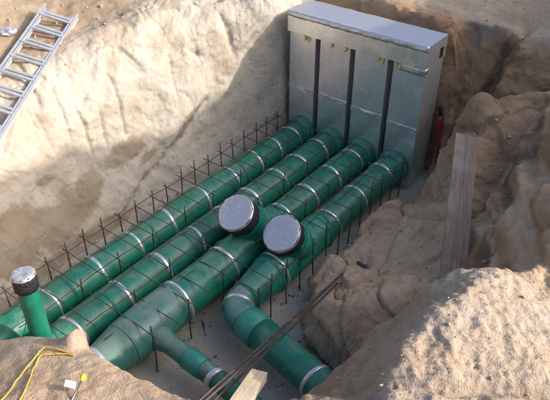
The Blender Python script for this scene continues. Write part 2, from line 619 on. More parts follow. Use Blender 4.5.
    Ls.append([(3.5, -.1, 1.9), (3.59, -1.2, 1.82), (3.66, -1.7, 1.82), (3.87, -2.5, 1.86)])
    Ls.append([(3.6, .6, 1.92), (4.0, -.2, 2.0), (4.0, -1.2, 2.0), (4.26, -2.2, 2.45), (4.3, -2.03, 2.62), (4.5, -1.86, 2.9), (4.8, -1.7, 3.1)]);  # end points raised out of view to keep sun off the pipes
    Ls.append([(4.05, -2.42, 1.88), (4.2, -2.46, 1.90), (4.5, -2.33, 1.92), (4.9, -2.12, 1.92)])
    # sand mound in front
    Ls.append([(2.86, -3.74, .9), (2.91, -3.66, 1.0), (3.05, -3.49, 1.2), (3.17, -3.36, 1.5), (3.26, -3.31, 1.65), (3.34, -3.18, 1.8), (3.46, -3.08, 1.9), (3.68, -2.94, 1.95), (3.79, -2.83, 1.90), (3.91, -2.63, 1.86), (4.1, -2.45, 2.0)])
    Ls.append([(2.95, -2.9, .1), (3.15, -2.85, .5), (3.42, -2.72, 1.25)])
    Ls.append([(3.10, -4.08, 1.35), (3.2, -3.75, 1.45), (3.28, -3.5, 1.60)])
    Ls.append([(3.42, -4.10, 1.68), (3.40, -3.76, 1.74), (3.44, -3.48, 1.82), (3.54, -3.26, 1.92)])
    Ls.append([(3.57, -4.04, 1.95), (3.51, -3.76, 1.99), (3.55, -3.52, 2.05), (3.62, -3.34, 2.06), (3.72, -3.03, 2.02)])
    Ls.append([(3.75, -4.3, 1.95), (4.0, -3.7, 1.93), (4.2, -3.2, 1.90), (4.6, -3.0, 1.84)])
    # bank in front of the trench
    Ls.append([(-.6, -4.85, 1.2), (0, -4.9, 1.1), (.6, -4.9, 1.12), (1.25, -4.81, 1.32), (1.40, -4.69, 1.40), (1.58, -4.60, 1.46), (1.67, -4.56, 1.53), (1.73, -4.57, 1.48), (1.93, -4.56, 1.48), (2.15, -4.55, 1.52), (2.44, -4.53, 1.58), (2.72, -4.49, 1.63), (2.90, -4.43, 1.66), (3.08, -4.30, 1.66), (3.25, -4.25, 1.72)])
    Ls.append([(1.0, -4.58, .7), (2.0, -4.48, .9), (2.72, -4.3, .9), (2.95, -4.1, 1.1)])
    Ls.append([(-1, -5.4, 1.5), (.6, -5.3, 1.2), (1.3, -5.25, 1.40), (2.0, -5.15, 1.62), (2.6, -5.0, 1.70), (3.2, -4.7, 1.8), (3.6, -4.6, 1.9)])
    for x in (-4.5, -3.2):
        Ls.append([(x, 4.5, 2.25), (x, 0, 2.2), (x, -3, 2.3), (x, -7.5, 2.0)])
    Ls.append([(-4, 3, 2.1), (0, 3, 2.02), (3, 3, 2.05), (5.5, 3, 2.15)])
    Ls.append([(-4.5, 4.5, 2.1), (5.5, 4.5, 2.15)])
    Ls.append([(-4.5, -7.5, 1.9), (5.5, -7.5, 1.9)])
    Ls.append([(4.9, -6.5, 1.9), (4.9, -4, 1.76), (4.9, -2.3, 1.88), (4.9, 0, 2.0), (5.5, 2, 2.1)])
    Ls.append([(5.5, -7, 1.9), (5.5, 4, 2.1)])
    Ls.append([(-2, -6.3, 1.8), (1, -6.2, 1.85), (4, -6, 1.9)])
    P = {}
    for L in Ls:
        for (x0, y0, z0), (x1, y1, z1) in zip(L[:-1], L[1:]):
            n = max(1, int(math.hypot(x1 - x0, y1 - y0) / 0.09))
            for i in range(n + 1):
                t = i / n
                P[(round(x0 + (x1 - x0) * t, 3), round(y0 + (y1 - y0) * t, 3))] = z0 + (z1 - z0) * t
    # flat floor samples
    for x in np.arange(-.1, 1.85, .15):
        for y in np.arange(-4.3, .6, .15):
            P[(round(float(x), 3), round(float(y), 3))] = 0.0
    for x, y in ((2.1, -2.9), (2.3, -3.2), (2.5, -3.4), (2.3, -3.8), (2.0, -3.9), (2.6, -3.1), (2.0, -3.3), (1.95, .1), (1.95, .4), (2.0, -.2)):
        P[(x, y)] = 0.0
    co = [Vector(k) for k in P]
    zz = np.array(list(P.values()))
    r = delaunay_2d_cdt(co, [], [], 0, 1e-5)
    vco = np.array([tuple(v) for v in r[0]])
    vz = np.array([zz[o[0]] for o in r[3]])
    h = 0.02
    gx = np.arange(-4.5, 5.5 + h / 2, h)
    gy = np.arange(-7.5, 4.5 + h / 2, h)
    H = np.full((len(gx), len(gy)), np.nan)
    for f in r[2]:
        a, b, c = vco[f[0]], vco[f[1]], vco[f[2]]
        i0 = max(0, int((min(a[0], b[0], c[0]) + 4.5) / h)); i1 = min(len(gx), int((max(a[0], b[0], c[0]) + 4.5) / h) + 2)
        j0 = max(0, int((min(a[1], b[1], c[1]) + 7.5) / h)); j1 = min(len(gy), int((max(a[1], b[1], c[1]) + 7.5) / h) + 2)
        X, Y = np.meshgrid(gx[i0:i1], gy[j0:j1], indexing='ij')
        den = (b[1] - c[1]) * (a[0] - c[0]) + (c[0] - b[0]) * (a[1] - c[1])
        if abs(den) < 1e-12:
            continue
        u = ((b[1] - c[1]) * (X - c[0]) + (c[0] - b[0]) * (Y - c[1])) / den
        v = ((c[1] - a[1]) * (X - c[0]) + (a[0] - c[0]) * (Y - c[1])) / den
        w = 1 - u - v
        m = (u >= -1e-6) & (v >= -1e-6) & (w >= -1e-6)
        z = u * vz[f[0]] + v * vz[f[1]] + w * vz[f[2]]
        sub = H[i0:i1, j0:j1]
        sub[m] = z[m]
    H = np.where(np.isnan(H), 2.0, H)
    ker = np.exp(-0.5 * (np.arange(-6, 7) / 1.7) ** 2)
    ker /= ker.sum()
    H = np.apply_along_axis(lambda a: np.convolve(np.pad(a, 6, mode='edge'), ker, 'valid'), 0, H)
    H = np.apply_along_axis(lambda a: np.convolve(np.pad(a, 6, mode='edge'), ker, 'valid'), 1, H)

    def sample(x, y):
        fx = np.clip((np.asarray(x) + 4.5) / h, 0, len(gx) - 1.001)
        fy = np.clip((np.asarray(y) + 7.5) / h, 0, len(gy) - 1.001)
        i, j = fx.astype(int), fy.astype(int)
        u, v = fx - i, fy - j
        return (H[i, j] * (1 - u) * (1 - v) + H[i + 1, j] * u * (1 - v) + H[i, j + 1] * (1 - u) * v + H[i + 1, j + 1] * u * v)
    return sample


HT = terrain()


def axis(segs):
    out = []
    for a, b, st in segs:
        n = max(1, int(round((b - a) / st)))
        out += list(np.linspace(a, b, n, endpoint=False))
    out.append(segs[-1][1])
    return out


far = [-3.2 - 0.06 * (1.28 ** k) * k for k in range(28, 0, -1)]
far2 = [9.0 + 0.06 * (1.28 ** k) * k for k in range(1, 29)]
AX = np.array(far + axis([(-3.2, -1.3, .022), (-1.3, -.85, .013), (-.85, -.1, .009), (-.1, 1.85, .05), (1.85, 2.5, .010), (2.5, 4.2, .014), (4.2, 5.0, .05), (5.0, 9.0, .09)]) + far2)
far = [-6.2 - 0.06 * (1.28 ** k) * k for k in range(28, 0, -1)]
far2 = [7.0 + 0.06 * (1.28 ** k) * k for k in range(1, 29)]
AY = np.array(far + axis([(-6.2, -5.2, .03), (-5.2, -4.1, .014), (-4.1, -2.9, .016), (-2.9, -2.4, .012), (-2.4, .5, .016), (.5, .85, .009), (.85, 2.6, .022), (2.6, 7.0, .09)]) + far2)
NX, NY = len(AX), len(AY)
GX, GY = np.meshgrid(AX, AY, indexing='ij')
GZ = HT(GX, GY)
# unseen heap added beyond the right-hand bank, shaped to shade the trench
_hu, _hv = GX * .883 + GY * .469, -GX * .469 + GY * .883
_top = np.interp(_hv, [-3.0, -2.19, -1.35, -1.0, -.38, .05, 2.5, 5.0], [5.2, 4.95, 4.35, 4.3, 4.25, 4.05, 4.2, 3.0])
_hz = 1.7 + (_top - 1.7) * sstep(-4.15, -3.2, _hv) * sstep(7.0, 3.5, _hv) * np.where(_hu < 5.8, np.exp(-((_hu - 5.8) / 1.15) ** 2), np.exp(-((_hu - 5.8) / 1.6) ** 2))
GZ = np.where(_hu > 3.3, np.maximum(GZ, _hz), GZ)
Pn = np.stack([GX, GY, GZ], -1)


def grid_normals(Q):
    du = np.empty_like(Q); dv = np.empty_like(Q)
    du[1:-1] = Q[2:] - Q[:-2]; du[0] = Q[1] - Q[0]; du[-1] = Q[-1] - Q[-2]
    dv[:, 1:-1] = Q[:, 2:] - Q[:, :-2]; dv[:, 0] = Q[:, 1] - Q[:, 0]; dv[:, -1] = Q[:, -1] - Q[:, -2]
    n = np.cross(du, dv)
    return n / np.maximum(np.linalg.norm(n, axis=-1, keepdims=True), 1e-12)


N0 = grid_normals(Pn)
flat = Pn.reshape(-1, 3)
nf = N0.reshape(-1, 3)
x, y, z = flat.T
steep = 1 - nf[:, 2]
# region weights
w_floor = ((z < .04) & (x > -.07) & (x < 2.9) & (y > -4.5) & (y < .65)).astype(float)
w_left = sstep(.1, -.15, x) * sstep(-1.5, -1.15, x) * sstep(-5.2, -4.6, y) * sstep(.9, .55, y)
w_back = sstep(.45, .55, y) * sstep(1.15, .85, y)
w_mound = sstep(2.85, 3.05, x) * sstep(-2.7, -2.95, y)
w_bank = sstep(-4.25, -4.45, y) * (1 - w_mound)
w_slope = sstep(2.98, 3.18, x) * sstep(-2.75, -2.55, y) * sstep(.5, .2, y)
w_ledge = sstep(1.85, 1.95, x) * (1 - w_slope) * sstep(-2.95, -2.8, y) * sstep(.45, .35, y)
inner = sstep(14, 8, np.abs(x)) * sstep(14, 8, np.abs(y))

disp = np.zeros(len(flat))
# general undulation of loose ground
gen = fbm(flat * 1.3, 5, .55) * .03 + fbm(flat * 9 + 5, 3, .5) * .007
disp += gen * (1 - w_floor)
# left wall: soft lobes, sloping scrape marks, tooth grooves
t_al = y * .80 + z * .60
t_ac = -y * .60 + z * .80
scr = fbm(np.stack([x * 2, t_al * .7, t_ac * 4.2], -1), 4, .55)
lobes = ridged(np.stack([x * .8, y * .75 + 3, z * .85], -1), 3, .45)
disp += w_left * (scr * .022 + fbm(np.stack([x * 3, t_al * 1.3, t_ac * 15], -1), 2, .5) * .006 + lobes * .045 + fbm(flat * 3.2, 3, .5) * .014)


def groove(p0, p1, width, depth):
    (ya, za), (yb, zb) = p0, p1
    dy, dz = yb - ya, zb - za
    wv = perlin(np.stack([y * 2.5, z * 2.5, x * 0 + ya], -1)) * .035
    t = np.clip(((y - ya) * dy + (z - za) * dz) / (dy * dy + dz * dz), 0, 1)
    d = np.hypot(y - ya - t * dy, z - za - t * dz) + wv
    tap = np.minimum(1, np.minimum(t, 1 - t) * 5 + .15)
    return -depth * np.exp(-(d / width) ** 2) * tap * w_left


for a, b, wd, dp in [((-2.68, 1.98), (-2.98, 1.45), .03, .04), ((-1.9, 1.75), (-1.75, 1.5), .02, .03), ((-1.12, 1.55), (-.95, 1.42), .025, .03), ((-2.70, 1.80), (-2.82, 1.05), .022, .022), ((-2.60, 1.50), (-2.64, .85), .022, .028), ((-2.35, 1.55), (-2.45, .85), .022, .022),
                     ((-2.12, 1.60), (-2.18, .92), .025, .03), ((-1.36, 1.62), (-1.44, 1.15), .02, .02), ((-3.05, 1.55), (-3.02, 1.0), .02, .02),
                     ((-1.05, 1.75), (-1.02, 1.35), .02, .018), ((-.62, 1.9), (-.6, 1.3), .03, .03)]:
    disp += groove(a, b, wd, dp)
crack = [(-1.05, 1.0), (-1.3, .82), (-1.6, .62), (-1.85, .46), (-2.2, .30), (-2.5, .12)]
crk = np.zeros(len(flat))
for a, b in zip(crack[:-1], crack[1:]):
    crk = np.minimum(crk, groove(a, b, .03, .04))
disp += crk
# overhanging lip above the crack
crline = np.interp(-y, [1.05, 1.3, 1.6, 1.85, 2.2, 2.5], [1.0, .82, .62, .46, .30, .12])
disp += w_left * .035 * sstep(-.02, .10, z - crline) * sstep(.5, .12, z - crline) * sstep(-2.6, -2.3, y) * sstep(-.9, -1.2, y)
# rear wall
disp += w_back * (fbm(np.stack([x * 2.4, y * 2, z * 5], -1), 4, .55) * .03 + ridged(flat * 1.4, 3, .5) * .03)
disp += -.09 * np.exp(-((x - 2.42 + (1.8 - z) * .25) / .06) ** 2) * sstep(.5, .62, y) * sstep(1.25, 1.0, y) * sstep(.9, 1.3, z)
# ledge with the board
sub = (w_ledge + w_slope + w_mound + w_back + w_left) > .01
bl1, bl2, bl3 = np.zeros(len(flat)), np.zeros(len(flat)), np.zeros(len(flat))
pf = flat[sub]
sk = np.stack([pf[:, 0] + .35 * pf[:, 1], pf[:, 1] - .2 * pf[:, 2], pf[:, 2] * 1.5 + .3 * pf[:, 0]], -1)
bl1[sub] = blocks(sk * 1.35, 1)
bl2[sub] = blocks(sk * np.array([3.2, 3.2, 5.5]) + 4, 2)
bl3[sub] = blocks(sk * 13.0 + 9, 3, .25)
grit = np.zeros(len(flat))
grit[sub] = np.abs(perlin(pf * 19)) * .6 + np.abs(perlin(pf * 37 + 5)) * .4
disp += w_ledge * (1 - w_floor) * (ridged(flat * 1.3 + 2, 3, .5) * .030 + fbm(flat * 3.4, 4, .55) * .026 + bl1 * .10 + bl2 * .026 + bl3 * .007 - grit * .013)
disp += w_slope * (bl2 * .016 + bl3 * .006 - grit * .010) + w_back * (bl1 * .05 + bl2 * .022 + bl3 * .005 - grit * .010)
disp += w_left * (bl2 * .014 + bl3 * .002 - grit * .006)
shady = sstep(1.95, 1.7, z)
disp += w_mound * (bl1 * .05 * shady + bl2 * .016 * shady + bl2 * .006 + bl3 * .003 - grit * (.020 - .010 * shady))
# scraped slope: tooth marks running down to the left, bulging nodules
s_al = x * .55 - y * .80 + z * .25
s_ac = x * .80 + y * .45 + z * .40
disp += w_slope * (fbm(np.stack([s_al * .9, s_ac * 6.5, z * .8], -1), 3, .5) * .070 + np.abs(perlin(np.stack([s_al * .7, s_ac * 11, z * .5], -1))) * -.03 + ridged(flat * 2.2 + 7, 3, .5) * .040 + (.5 - np.abs(perlin(np.stack([s_al * 3, s_ac * 5, z * 3], -1)))) * .06)
# grainy mound
disp += w_mound * (ridged(flat * 1.7 + 4, 3, .5) * .016 + fbm(flat * 6, 3, .55) * .010 + (fbm(flat * 22, 2, .6) * .011 + ridged(flat * 34, 1) * .004) * sstep(1.55, 1.9, z))
wv = perlin(np.stack([x * 2.2, y * 2.2, z * 0], -1)) * .12
rl = y + 4.02 - (x - 3.5) * .55 + wv
disp += -w_mound * .05 * np.exp(-(rl / .05) ** 2) * sstep(3.45, 3.6, x)
# front bank
disp += w_bank * (1 - w_floor) * (fbm(flat * 3.2, 4, .5) * .014)
disp += .10 * np.exp(-((x - 1.79) ** 2 + (y + 4.62) ** 2) / .045 ** 2) * (z > .7)
disp *= (1 - w_floor) * inner
disp = disp.reshape(NX, NY)
Q = Pn + N0 * disp[..., None]
N1 = grid_normals(Q)
Qf, Nf = Q.reshape(-1, 3), N1.reshape(-1, 3)

# surface attributes: soil tone, damp patches, darker colour along grooves and edges
tone = np.full(len(flat), .45)
tone += .0 * w_bank - .33 * w_left + .38 * w_back + .0 * w_ledge + .1 * w_slope
tone += .45 * sstep(1.6, 1.85, z) * (1 - w_mound) * (1 - w_bank) * sstep(-.8, -1.25, x) + .2 * sstep(1.0, 1.25, y)
tone += .42 * w_ledge * sstep(-1.1, -.6, y) * sstep(2.1, 2.4, x) + .22 * w_slope
tone += w_slope * fbm(np.stack([s_al * .9, s_ac * 8, z], -1), 3, .5) * .55 + w_left * fbm(np.stack([x * 2, t_al * .9, t_ac * 5], -1), 3, .55) * .22
tone += -.2 * w_mound * sstep(1.8, 1.95, z) + .35 * w_mound * sstep(1.92, 1.6, z)  # sunlit top of the mound painted paler, its shaded side browner


def blob(cy, cz, ry, rz, tilt=0.0):
    a, b = y - cy, z - cz
    u = a * math.cos(tilt) + b * math.sin(tilt)
    v = -a * math.sin(tilt) + b * math.cos(tilt)
    return np.exp(-((u / ry) ** 2 + (v / rz) ** 2))


damp = np.zeros(len(flat))
for bl in [(-2.25, .78, .42, .13, .1), (-2.78, .62, .2, .2, 0), (-3.25, .45, .5, .25, .25), (-3.75, .55, .6, .36, 0), (-3.1, .12, .9, .12, 0), (-1.40, .80, .42, .075, .60), (-2.0, .62, .2, .06, .3), (-3.2, .9, .12, .05, 0)]:
    damp = np.maximum(damp, blob(*bl))
damp *= w_left
damp = np.maximum(damp, .25 * sstep(.12, .0, z) * w_left)
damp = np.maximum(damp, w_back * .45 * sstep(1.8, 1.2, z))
darken = np.zeros(len(flat))
darken = np.maximum(darken, w_back * np.exp(-((x - 2.42 + (1.8 - z) * .25) / .12) ** 2) * .9)
e_line = np.interp(y, [-2.6, -2.2, -1.53, -.8, .06], [3.46, 3.34, 3.21, 3.17, 3.07])
darken = np.maximum(darken, (.72 + .5 * fbm(np.stack([s_al * 1.2, s_ac * 9, z], -1), 2, .5)) * np.exp(-((x - e_line - .07) / .12) ** 2) * sstep(-2.75, -2.5, y) * sstep(.1, -.1, y))
darken = np.maximum(darken, .6 * sstep(-.5, -.8, bl1) * (w_ledge + w_slope + .6 * w_back) + .35 * sstep(-.5, -.8, bl2) * (w_ledge + w_slope))
darken = np.maximum(darken, .55 * np.exp(-((crk + .03) / .012) ** 2) * (crk < -.012))
darken = np.maximum(darken, .5 * np.exp(-(rl / .05) ** 2) * w_mound * sstep(3.5, 3.6, x))

PM = Q[:-1, :-1] + Q[1:, 1:]
cx, cy, cz = (PM[..., 0] / 2, PM[..., 1] / 2, PM[..., 2] / 2)
reg = np.zeros(cx.shape, int)                                      # ground
reg[(cx > 1.88) & (cx < 4.3) & (cy < .48) & (cy > -2.74)] = 3      # ledge
reg[(cx > np.interp(cy, [-2.6, -2.2, -1.53, -.8, .06], [3.42, 3.30, 3.17, 3.13, 3.03])) & (cx < 4.3) & (cy < .48) & (cy > -2.74)] = 4
reg[(cx < 4.6) & (cx > 2.7) & (cy <= -2.74) & (cy > -4.6) & (cx > 2.7 + (-cy - 3.9) * .5)] = 5
reg[(cy < -4.2) & (cy > -6.2) & (cx < 3.2) & (cx > -1.5) & (reg != 5)] = 6
reg[(cx < 0) & (cx > -1.22) & (cy > -4.75) & (cy < .6)] = 1
reg[(cy > .48) & (cy < .9) & (cx > -.3) & (cx < 4.3)] = 2
NAMES = {0: ('ground', 'ground_sand'), 1: ('trench_wall', 'wall_sand'), 2: ('trench_end_wall', 'ledge_sand'), 3: ('rock_ledge', 'ledge_sand'),
         4: ('rock_slope', 'ledge_sand'), 5: ('sand_mound', 'mound_sand'), 6: ('sand_bank', 'mound_sand')}
idx = np.arange(NX * NY).reshape(NX, NY)
quads = np.stack([idx[:-1, :-1], idx[1:, :-1], idx[1:, 1:], idx[:-1, 1:]], -1)
for rid, (nm, mt) in NAMES.items():
    q = quads[reg == rid].reshape(-1, 4)
    used, inv = np.unique(q, return_inverse=True)
    inv = inv.reshape(q.shape)
    me = bpy.data.meshes.new(nm)
    me.vertices.add(len(used))
    me.vertices.foreach_set('co', (Qf[used] * S).astype(np.float32).ravel())
    me.loops.add(q.size)
    me.loops.foreach_set('vertex_index', inv.ravel().astype(np.int32))
    me.polygons.add(len(q))
    me.polygons.foreach_set('loop_start', (np.arange(len(q)) * 4).astype(np.int32))
    me.update(calc_edges=True)
    me.polygons.foreach_set('use_smooth', [True] * len(q))
    me.normals_split_custom_set_from_vertices([tuple(n) for n in Nf[used]])
    for an, av in (('tone', tone), ('damp', damp), ('darken', darken)):
        at = me.attributes.new(an, 'FLOAT', 'POINT')
        at.data.foreach_set('value', av[used].astype(np.float32))
    me.materials.append(M[mt])
    o = bpy.data.objects.new(nm, me)
    C.objects.link(o)
    o['kind'] = 'structure'


def ground_z(px, py):
    """displaced terrain height near a point"""
    i = int(np.clip(np.searchsorted(AX, px), 1, NX - 1)); j = int(np.clip(np.searchsorted(AY, py), 1, NY - 1))
    return float(Q[i, j, 2])


# blinding slab on the trench bottom
mb = MB()
nx_, ny_ = 26, 44
vs = [(-.07 + 3.0 * i / nx_, -4.6 + 5.3 * j / ny_, .016 + .004 * perlin(np.array([[i * .37, j * .37, 0.]]))[0]) for i in range(nx_ + 1) for j in range(ny_ + 1)]
fs = [(i * (ny_ + 1) + j, (i + 1) * (ny_ + 1) + j, (i + 1) * (ny_ + 1) + j + 1, i * (ny_ + 1) + j + 1) for i in range(nx_) for j in range(ny_)]
mb.add(vs, fs)
fl = mb.build('trench_floor', M['floor'])
fl['kind'] = 'structure'
FZ = .018

# ------------------------------------------------------------------ foil covered manifold
BW, BD, BH = 1.8, .44, 1.8475
man = thing('manifold_chest', (.9, .2, 0), 'tall silver foil-wrapped chest with four legs at the head of the green pipes', 'manifold')
mb = MB()
box(mb, (-.012, -.022, 1.60), (BW + .02, 0, 0), (0, BD + .03, 0), (0, 0, BH - 1.60), 30, 6, 4, .0025)
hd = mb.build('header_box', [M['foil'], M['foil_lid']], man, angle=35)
for p_ in hd.data.polygons:
    p_.material_index = 1 if p_.normal.z > .7 else 0
for k, (xa, xb) in enumerate([(0, .375), (.445, .855), (.925, 1.345), (1.415, 1.8)]):
    mb = MB()
    box(mb, (xa, .012, .02), (xb - xa, 0, 0), (0, BD - .02, 0), (0, 0, 1.578), 5, 4, 18, .0015)
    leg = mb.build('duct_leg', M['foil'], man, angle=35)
    mb = MB()
    zc = .86 - .02 * k + random.uniform(-.015, .015)
    box(mb, (xa - .003, .004, zc), (xb - xa + .006, 0, 0), (0, .012, 0), (0, 0, .05), 16, 1, 3, .0042)
    mb.build('seam_tape', M['foil_seam'], leg, angle=60)
# tape along the lid edge, side flap with a dark opening
mb = MB()
box(mb, (-.017, -.028, BH - .06), (BW + .03, 0, 0), (0, .035, 0), (0, 0, .064), 60, 2, 3, .0045)
mb.build('edge_tape', M['band'], man)
mb = MB()
box(mb, (BW + .0075, .30, 1.62), (.006, 0, 0), (0, .07, 0), (0, 0, .12))
mb.build('side_vent', M['hole'], man, smooth=False)
mb = MB()
box(mb, (BW - .06, -.006, 1.54), (.066, 0, 0), (0, .08, 0), (0, 0, .05), 4, 3, 2, .004)
box(mb, (BW - .3, -.004, 1.51), (.3, 0, 0), (0, .016, 0), (0, 0, .085), 10, 1, 3, .004)
mb.build('tape_patch', M['band'], man)
for gx_, gz_, L in [(.22, 1.60, .07), (.25, 1.595, .05), (.28, 1.60, .08), (.62, 1.59, .06), (.80, 1.60, .07), (.82, 1.59, .05), (1.25, 1.60, .06), (1.29, 1.60, .09), (1.44, 1.60, .05), (1.50, 1.595, .08), (1.53, 1.60, .06)]:
    mb = MB()
    bar(mb, (gx_, -.002, gz_), (gx_ + random.uniform(-.02, .02)  , -.005, gz_ - L), .009, 6, .006, 4)
    mb.build('glue_drip', M['yellow_glue'], man)

# ------------------------------------------------------------------ pipes
PR, PZ = .172, .29


def strap(parent, c, d, r, w=.035, name='tape_band', tilt=None):
    """foil tape pressed round a pipe; the ends overlap or gape a little underneath"""
    d = Vector(d).normalized()
    if tilt:
        d = (d + Vector(tilt)).normalized()
    c = Vector(c)
    _, u, v = frame(d)
    if v.z < 0:
        u, v = -u, -v
    w = w * random.uniform(.85, 1.2)
    half = math.radians(random.uniform(120, 172))
    sh = random.uniform(-.25, .25)
    n = 34
    skew = random.uniform(-.018, .018)
    prof = [(-.5, -.004), (-.48, .0035), (-.17, .0060), (.17, .0060), (.48, .0035), (.5, -.004)]
    vs, fs = [], []
    for i in range(n + 1):
        t = -half + 2 * half * i / n + sh
        rad = u * math.sin(t) + v * math.cos(t)
        for q, h in prof:
            ww = w * (1 + random.uniform(-.05, .05))
            vs.append(c + d * (q * ww + skew * math.sin(t)) + rad * (r + h + random.uniform(-.0012, .0012)))
    m = len(prof)
    for i in range(n):
        for k in range(m - 1):
            fs.append((i * m + k, i * m + k + 1, (i + 1) * m + k + 1, (i + 1) * m + k))
    mb = MB()
    mb.add(vs, fs)
    return mb.build(name, M['band'], parent)


def profile(y0, y1, keys, step=.05):
    """list of (y, r) from key radii {y: r}"""
    ks = sorted(keys, reverse=True)
    out = []
    n = int(abs(y1 - y0) / step)
    for i in range(n + 1):
        yy = y0 + (y1 - y0) * i / n
        rr = np.interp(-yy, [-k[0] for k in ks], [k[1] for k in ks])
        out.append((yy, float(rr)))
    return out


def run(px, yend, keys, parent, mat, ystart=0.0, name='pipe_body'):
    pr = profile(ystart, yend, keys)
    mb = MB()
    sag = lambda yy: .006 * math.sin(yy * 1.7 + px * 5)
    sweep(mb, [(px + sag(yy), yy, PZ) for yy, _ in pr], [r for _, r in pr], 40)
    return mb.build(name, M[mat], parent)


def collar(px, parent):
    mb = MB()
    ysr = [(.010, .202), (-.02, .198), (-.035, .195), (-.07, .188), (-.10, .183), (-.105, .174)]
    sweep(mb, [(px, a, PZ) for a, _ in ysr], [r for _, r in ysr], 40)
    mb.build('collar', M['fitting'], parent)


def capped_stub(parent, base, d, L, r, wrap_len, mat='fitting', flare=.03):
    d = Vector(d).normalized()
    base = Vector(base)
    mb = MB()
    n = 12
    pts, rr = [], []
    for i in range(n + 1):
        t = i / n
        pts.append(base + d * (L * t))
        rr.append(r + flare * math.exp(-((t - .38) / .16) ** 2) if flare else r)
    sweep(mb, pts, rr, 36)
    st = mb.build('branch_stub', M[mat], parent)
    mb = MB()
    a = base + d * (L - wrap_len)
    b = base + d * (L + .012)
    pts = [a - d * .002, a, a.lerp(b, .3), a.lerp(b, .7), b]
    sweep(mb, pts, [r, r + .012, r + .014, r + .013, r + .008], 40, caps=False, wav=lambda i, t: .003 * math.sin(t * 9 + i))
    mb.build('black_wrap', M['wrap'], st)
    mb = MB()
    e = base + d * (L + .002)
    ths = [(0, .006), (.3, .012), (.6, .016), (.86, .012), (.97, .008), (1.0, -.004), (1.02, -.010), (1.015, -.016)]
    _, u, v = frame(d)
    vs = [e + d * .006]
    seg = 40
    for q, hgt in ths[1:]:
        for k in range(seg):
            t = 2 * math.pi * k / seg
            jit = random.uniform(-.004, .004) if q < .99 else random.uniform(-.003, .003)
            rq = (r + .012) * q
            vs.append(e + u * math.cos(t) * rq + v * math.sin(t) * rq + d * (hgt + jit))
    fs = [(0, 1 + k, 1 + (k + 1) % seg) for k in range(seg)]
    for i in range(len(ths) - 2):
        for k in range(seg):
            fs.append((1 + i * seg + k, 1 + (i + 1) * seg + k, 1 + (i + 1) * seg + (k + 1) % seg, 1 + i * seg + (k + 1) % seg))
    mb.add(vs, fs)
    mb.build('foil_cap', M['foil_cap'], st)
    return st


GP = 'green pipes leaving the foil chest'
X1, X2, X3, X4 = .225, .675, 1.125, 1.575
p1 = thing('pipe', (X1, -2.2, PZ), 'straight green pipe nearest the high sand wall', 'pipe', GP)
run(X1, -4.9, [(0, PR), (-4.9, PR)], p1, 'pipe')
collar(X1, p1)
for b in [-.28, -.62, -1.0, -1.45, -1.95, -2.45, -2.95, -3.4, -3.95]:
    strap(p1, (X1, b, PZ), (0, 1, 0), PR, tilt=(random.uniform(-.16, .16), 0, random.uniform(-.1, .1)))

p2 = thing('pipe', (X2, -2.2, PZ), 'green pipe with a slim upright capped stub beside the sand bank', 'pipe', GP)
run(X2, -4.9, [(0, PR), (-4.9, PR)], p2, 'pipe')
collar(X2, p2)
for b in [-.30, -.74, -1.14, -1.62, -2.05, -2.5, -3.0, -3.48, -4.02]:
    strap(p2, (X2, b, PZ), (0, 1, 0), PR, tilt=(random.uniform(-.16, .16), 0, random.uniform(-.1, .1)))
capped_stub(p2, (X2, -4.30, PZ), (-.03, .03, 1), .865, .080, .14, 'pipe', 0)

p3 = thing('pipe', (X3, -2.2, PZ), 'green pipe with a slanted foil cap and a dusty tee with a thin side pipe', 'pipe', GP)
run(X3, -2.0, [(0, PR), (-1.62, PR), (-1.72, .192), (-2.0, .196)], p3, 'pipe')
run(X3, -3.22, [(-1.98, .196), (-2.45, .204), (-2.6, .198), (-3.22, .198)], p3, 'pipe', -1.98)
run(X3, -4.9, [(-3.2, .2), (-3.25, .212), (-3.55, .215), (-3.82, .205), (-4.05, .165), (-4.2, .15), (-4.9, .15)], p3, 'pipe_dusty', -3.2, 'tee_body')
collar(X3, p3)
for b in [-.26, -.71, -1.18, -1.64]:
    strap(p3, (X3, b, PZ), (0, 1, 0), PR + (.004 if b < -1.6 else 0), tilt=(random.uniform(-.05, .05), 0, random.uniform(-.05, .05)))
strap(p3, (X3, -2.58, PZ), (0, 1, 0), .2)
strap(p3, (X3, -3.2, PZ), (0, 1, 0), .205)
strap(p3, (X3, -4.12, PZ), (0, 1, 0), .163, .06)
capped_stub(p3, (X3, -1.97, PZ), (-.05, -.6, .8), .60, .178, .15)
# thin side pipe
mb = MB()
sweep(mb, [(X3 + .1, -3.60, PZ), (X3 + .2, -3.60, PZ), (X3 + .26, -3.60, PZ), (X3 + .3, -3.60, PZ), (X3 + .62, -3.605, PZ - .02), (X3 + .86, -3.61, PZ - .03)], [.115, .11, .098, .087, .087, .087], 28)
br = mb.build('side_branch', M['pipe_dusty'], p3)
mb = MB()
sweep(mb, [(X3 + .50, -3.603, PZ - .015), (X3 + .505, -3.603, PZ - .015), (X3 + .70, -3.606, PZ - .02), (X3 + .705, -3.606, PZ - .02)], [.087, .097, .097, .087], 28)
mb.build('coupling', M['coupling'], br)
mb = MB()
sweep(mb, [(X3 + .80, -3.61, PZ - .03), (X3 + 1.2, -3.62, PZ - .05), (X3 + 1.9, -3.64, PZ - .09)], [.089, .089, .089], 28)
mb.build('side_pipe', M['pipe'], br)
strap(br, (X3 + .83, -3.61, PZ - .03), (1, 0, 0), .09, .05)

